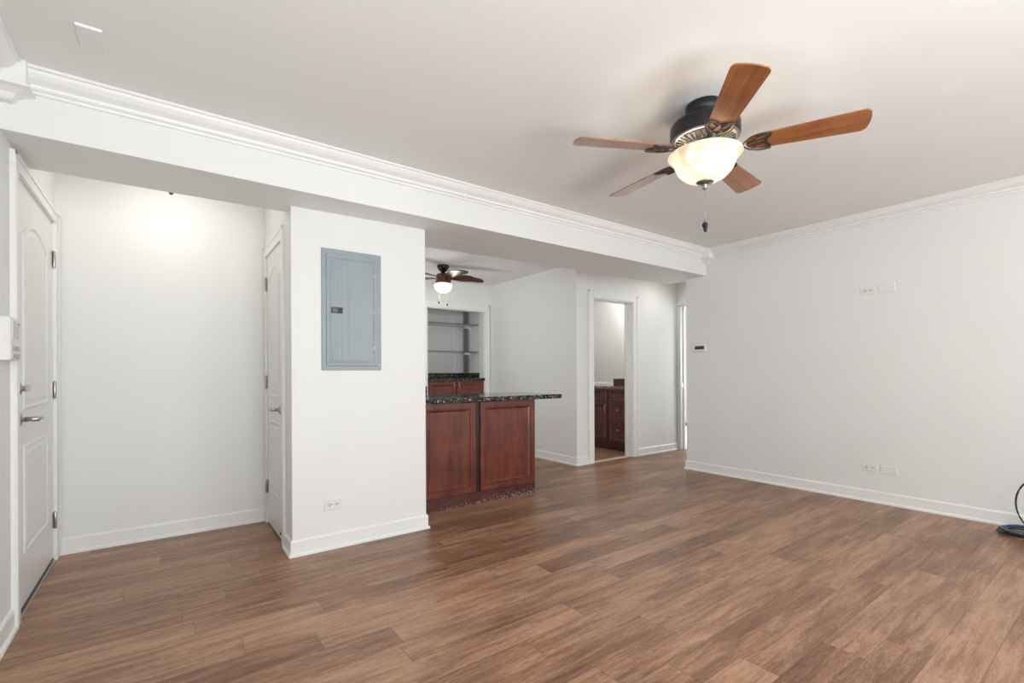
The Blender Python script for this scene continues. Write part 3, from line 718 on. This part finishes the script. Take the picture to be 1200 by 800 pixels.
# blades
BZ = 2.205
def blade_mesh(T):
    m = MB(); th = 0.006
    pts = []
    r0, r1 = 0.205, 0.668; w0, w1 = 0.052, 0.071
    low = []; n = 10
    low += [(0.182, -0.010), (0.190, -0.030), (0.206, -0.045)]
    for i in range(n+1):
        u = i/n; low.append((0.232+(r1-0.035-0.232)*u, -(w0+(w1-w0)*u)))
    tip = []
    for i in range(1, 8):
        a = -PI/2 + (PI/2)*i/8; tip.append((r1-0.035+0.030*math.cos(a), -w1+0.03+0.03*math.sin(a)))
    outl = low + tip
    mid = [(r1-0.001, -0.02), (r1, 0.0), (r1-0.001, 0.02)]
    up_ = [(x, -y) for x, y in reversed(low + tip)]
    outl = low + tip + mid + up_
    m.loft([[(x, y, 0) for x, y in outl], [(x, y, th) for x, y in outl]], T=T)
    return m
PITCH = math.radians(-12)
def iron_mesh(T):
    m = MB(); r = 0.0030
    def loop(cx, cy, rx, ry, ang, z=-0.004, n=22, rad=r):
        pts = []
        for k in range(n):
            a = 2*PI*k/n; x = rx*math.cos(a); y = ry*math.sin(a)*(1-0.35*math.cos(a))
            pts.append((cx + x*math.cos(ang) - y*math.sin(ang), cy + x*math.sin(ang) + y*math.cos(ang), z))
        m.tube(pts, rad, 6, T, closed=True)
    loop(0.226, 0.0, 0.034, 0.015, 0)
    loop(0.250, 0.031, 0.034, 0.014, 0.35); loop(0.250, -0.031, 0.034, 0.014, -0.35)
    cont = [(0.168,0,-0.006),(0.176,0.020,-0.004),(0.196,0.042,-0.004),(0.228,0.056,-0.004),(0.262,0.060,-0.004),(0.287,0.056,-0.004),(0.286,0.036,-0.004),(0.272,0.012,-0.004),(0.264,0,-0.004)]
    cont = cont + [(x,-y,z) for x, y, z in reversed(cont[1:-1])]
    m.tube(cont, 0.0038, 6, T, closed=True)
    return m
def arm_mesh(a):
    T = Matrix.Translation((FX, FY, 0)) @ Matrix.Rotation(a, 4, 'Z')
    return MB().tube([(0.060,0,2.222),(0.095,0,2.222),(0.125,0,2.212),(0.150,0,2.198),(0.172,0,2.1985)], [0.014,0.013,0.011,0.010,0.009], 10, T, flat=0.6)
A0 = -1.0925
for k in range(5):
    a = A0 - k*2*PI/5
    T = Matrix.Translation((FX, FY, BZ)) @ Matrix.Rotation(a, 4, 'Z') @ Matrix.Rotation(PITCH, 4, 'X')
    # blades carry their own local axes so that the grain runs along each of them
    mb = blade_mesh(Matrix.Identity(4)); me = bpy.data.meshes.new('blade'); me.from_pydata([tuple(v) for v in mb.v], [], mb.f); me.materials.append(M_BLADE)
    import bmesh
    q = bmesh.new(); q.from_mesh(me); bmesh.ops.recalc_face_normals(q, faces=q.faces); q.to_mesh(me); q.free()
    o = bpy.data.objects.new('blade', me); COL.objects.link(o); o.parent = fan
    o.matrix_local = Matrix.Translation((0, 0, -FZ)) @ Matrix.Translation((0,0,BZ)) @ Matrix.Rotation(a, 4, 'Z') @ Matrix.Rotation(PITCH, 4, 'X')
    md = o.modifiers.new('bevel', 'BEVEL'); md.width = 0.0015; md.segments = 2; md.limit_method = 'ANGLE'
    ir = iron_mesh(T); am = arm_mesh(a)
    io = obj('blade_iron', ir, M_IRON, fan); obj('blade_arm', am, M_PEWT, fan)
# glass bowl, hollow with thickness
bowl = [(0.104,2.186),(0.150,2.193),(0.170,2.192),(0.174,2.187),(0.170,2.180),(0.156,2.172),(0.147,2.158),(0.140,2.138),(0.126,2.108),(0.100,2.080),(0.066,2.063),(0.022,2.056),
        (0.022,2.060),(0.064,2.068),(0.097,2.085),(0.121,2.110),(0.134,2.138),(0.141,2.158),(0.150,2.174),(0.155,2.184),(0.150,2.188),(0.104,2.181)]
bm2 = MB(); rings = [[(FX+r*math.cos(2*PI*k/64), FY+r*math.sin(2*PI*k/64), z) for k in range(64)] for r, z in bowl[1:-1]]
bm2.loft(rings, loop=True, smooth=True)
obj('glass_bowl', bm2, M_BOWL, fan)
obj('finial', MB().lathe([(0.001,2.064),(0.038,2.060),(0.042,2.055),(0.038,2.050),(0.016,2.044),(0.011,2.036),(0.013,2.028),(0.009,2.020),(0.001,2.018)], C0, 32), M_PEWT, fan)
def chain(par, x, y, z0, z1, fob, m=M_NICK, r=0.0013, step=0.0045):
    mb = MB(); z = z0
    mb.tube([(x, y, z0), (x, y, z1)], r*0.7, 6)
    while z > z1:
        mb.lathe([(0.0001, r), (r*0.8, r*0.6), (r, 0), (r*0.8, -r*0.6), (0.0001, -r)], (x, y, z), 6); z -= step
    c = obj('pull_chain', mb, m, par)
    obj('chain_fob', MB().lathe([(0.001,0.002),(0.004,0.0),(fob,-0.010),(fob*1.1,-0.018),(fob*0.8,-0.027),(0.002,-0.034),(0.001,-0.036)], (x, y, z1), 14), M_BRONZE, c)
    return c
chain(fan, FX+0.004, FY+0.003, 2.02, 1.862, 0.013)
chain(fan, FX-0.004, FY-0.004, 2.02, 1.840, 0.009)
point('living_fan_bulb', (FX, FY, 2.150), 13, WARM, 0.05)

# ------------------------------------------------------------------ kitchen ceiling fan
GX, GY = 2.77, 5.20; GZ = 2.45
kf = thing('ceiling_fan', 'small dark wooden ceiling fan with lit round glass in the kitchen', 'ceiling fan', (GX, GY, GZ))
C1 = (GX, GY, 0)
obj('canopy', MB().lathe([(0.070,GZ+0.002),(0.074,GZ-0.012),(0.066,GZ-0.040),(0.045,GZ-0.066),(0.03,GZ-0.074),(0.02,GZ-0.10),(0.02,GZ-0.13)], C1, 36), M_BRONZE, kf)
obj('motor_housing', MB().lathe([(0.03,2.350),(0.070,2.345),(0.085,2.332),(0.088,2.28),(0.094,2.255),(0.098,2.235),(0.095,2.222),(0.05,2.220)], C1, 40), M_BODY2, kf)
obj('glass_globe', MB().lathe([(0.098,2.222),(0.108,2.205),(0.104,2.175),(0.086,2.145),(0.055,2.124),(0.020,2.116),(0.001,2.115)], C1, 40), M_DOME, kf)
def leaf_blade(a, pitch):
    mb = MB(); top_, bot = [], []
    prof = [(0.070,0.018),(0.12,0.030),(0.18,0.062),(0.25,0.085),(0.32,0.084),(0.37,0.066),(0.42,0.058),(0.47,0.052),(0.51,0.034),(0.525,0.008)]
    for s_ in (1,):
        pts = [(r, w*0.55) for r, w in prof] + [(r, -w*1.15) for r, w in reversed(prof)]
    rings = []
    for zz in (0, 0.008):
        rings.append([(r, w, zz - 0.25*max(0, r-0.1)*max(0, -w)*6*0.2 + 0.015*math.sin(r*6)) for r, w in pts])
    mb.loft(rings)
    me = bpy.data.meshes.new('blade'); me.from_pydata([tuple(v) for v in mb.v], [], mb.f); me.materials.append(M_BLADE2)
    q = bmesh.new(); q.from_mesh(me); bmesh.ops.recalc_face_normals(q, faces=q.faces); q.to_mesh(me); q.free()
    o = bpy.data.objects.new('blade', me); COL.objects.link(o); o.parent = kf
    o.matrix_local = Matrix.Translation((0,0,2.282-GZ)) @ Matrix.Rotation(a, 4, 'Z') @ Matrix.Rotation(pitch, 4, 'X')
for k in range(5): leaf_blade(math.radians(-14 - 72*k), math.radians(-22))
chain(kf, GX-0.048, GY+0.02, 2.20, 2.010, 0.010)
chain(kf, GX+0.040, GY-0.03, 2.20, 1.985, 0.010)
point('kitchen_fan_bulb', (GX, GY, 2.06), 2.4, WARM, 0.06)

# ------------------------------------------------------------------ entry ceiling light (only its finial peeks below the beam)
EX, EY = 0.036, 3.62
el = thing('ceiling_light', 'dome ceiling light with black finial in the entry behind the beam', 'ceiling light', (EX, EY, 2.46))
obj('mounting_plate', MB().lathe([(0.13,2.461),(0.14,2.45),(0.14,2.435),(0.12,2.43)], (EX, EY, 0), 40), M_BRONZE, el)
obj('glass_dome', MB().lathe([(0.15,2.432),(0.152,2.42),(0.14,2.37),(0.11,2.32),(0.06,2.285),(0.012,2.275)], (EX, EY, 0), 40), M_DOME, el)
obj('finial', MB().lathe([(0.006,2.276),(0.022,2.270),(0.020,2.262),(0.008,2.252),(0.013,2.244),(0.006,2.236),(0.001,2.234)], (EX, EY, 0), 20), M_BLACK, el)
point('entry_bulb', (EX, EY, 2.20), 0.8, (1.0, 0.97, 0.93), 0.12)

# hall light (hidden behind the beam)
hl = thing('ceiling_light', 'round flush lamp in the hall behind the beam', 'ceiling light', (5.45, 3.68, 2.45))
obj('base', MB().lathe([(0.10,2.451),(0.105,2.44),(0.10,2.43)], (5.45, 3.68, 0), 30), M_NICK, hl)
obj('glass_dome', MB().lathe([(0.12,2.431),(0.12,2.42),(0.10,2.39),(0.05,2.375),(0.001,2.372)], (5.45, 3.68, 0), 30), M_DOME, hl)
area('hall_lamp_glow', (5.45, 3.68, 2.36), (5.45, 3.68, 0), 0.22, 0.22, 1.2, (1.0, 0.97, 0.93))

# bathroom light
bl = thing('vanity_light', 'round ceiling lamp lighting the bathroom', 'ceiling light', (5.35, 4.55, 2.45))
obj('base', MB().lathe([(0.09,2.451),(0.095,2.44),(0.09,2.43)], (5.35, 4.55, 0), 30), M_NICK, bl)
obj('glass_dome', MB().lathe([(0.11,2.431),(0.11,2.42),(0.09,2.38),(0.05,2.36),(0.001,2.355)], (5.35, 4.55, 0), 30), M_DOME, bl)
point('bathroom_bulb', (5.35, 4.55, 2.28), 15, (1.0, 0.97, 0.93), 0.08)

# ------------------------------------------------------------------ cable coil by the right wall
CX, CY = 4.68, 0.47
cc = thing('cable_coil', 'coil of black and blue cables on the floor against the right wall', 'cable coil', (CX, CY, 0))
def coil(n, r0, z0, seed, squash=0.80, rad=0.005):
    random.seed(seed); pts = []
    ph = random.random()*6; q = 30
    for i in range(n*q):
        a = 2*PI*i/q + ph; k = i/q
        rr = r0*(1 + 0.07*math.sin(a*1.37+seed) + 0.05*math.sin(a*0.53+seed*2))
        pts.append((CX + rr*math.cos(a)*squash, CY + rr*math.sin(a), z0 + 0.012*(1+math.sin(a*0.71+seed)) + 0.0035*k))
    return pts
mb = MB(); mb.tube(coil(4, 0.180, 0.008, 1), 0.0055, 8); mb.tube(coil(3, 0.155, 0.012, 5), 0.0055, 8); obj('black_cable', mb, M_CABLK, cc)
mb = MB(); mb.tube(coil(2, 0.150, 0.020, 3), 0.0045, 8); obj('blue_cable', mb, M_CABLU, cc)
mb = MB(); mb.tube(coil(3, 0.165, 0.018, 8), 0.005, 8); obj('grey_cable', mb, M_CABGR, cc)
def loop_pts(dx, s):
    pts = []
    for i in range(33):
        a = math.radians(-80 + 260*i/32)
        pts.append((4.79+dx, 0.49 - 0.03*s + 0.125*s*math.sin(a) - 0.0*i, 0.20 - 0.185*math.cos(a)))
    return pts
mb = MB(); mb.tube(loop_pts(0, 1), 0.0052, 8); obj('upright_loop', mb, M_CABLK, cc)
mb = MB(); mb.tube(loop_pts(0.02, 1.06), 0.003, 8); ul = obj('grey_loop', mb, M_GREYP, cc)
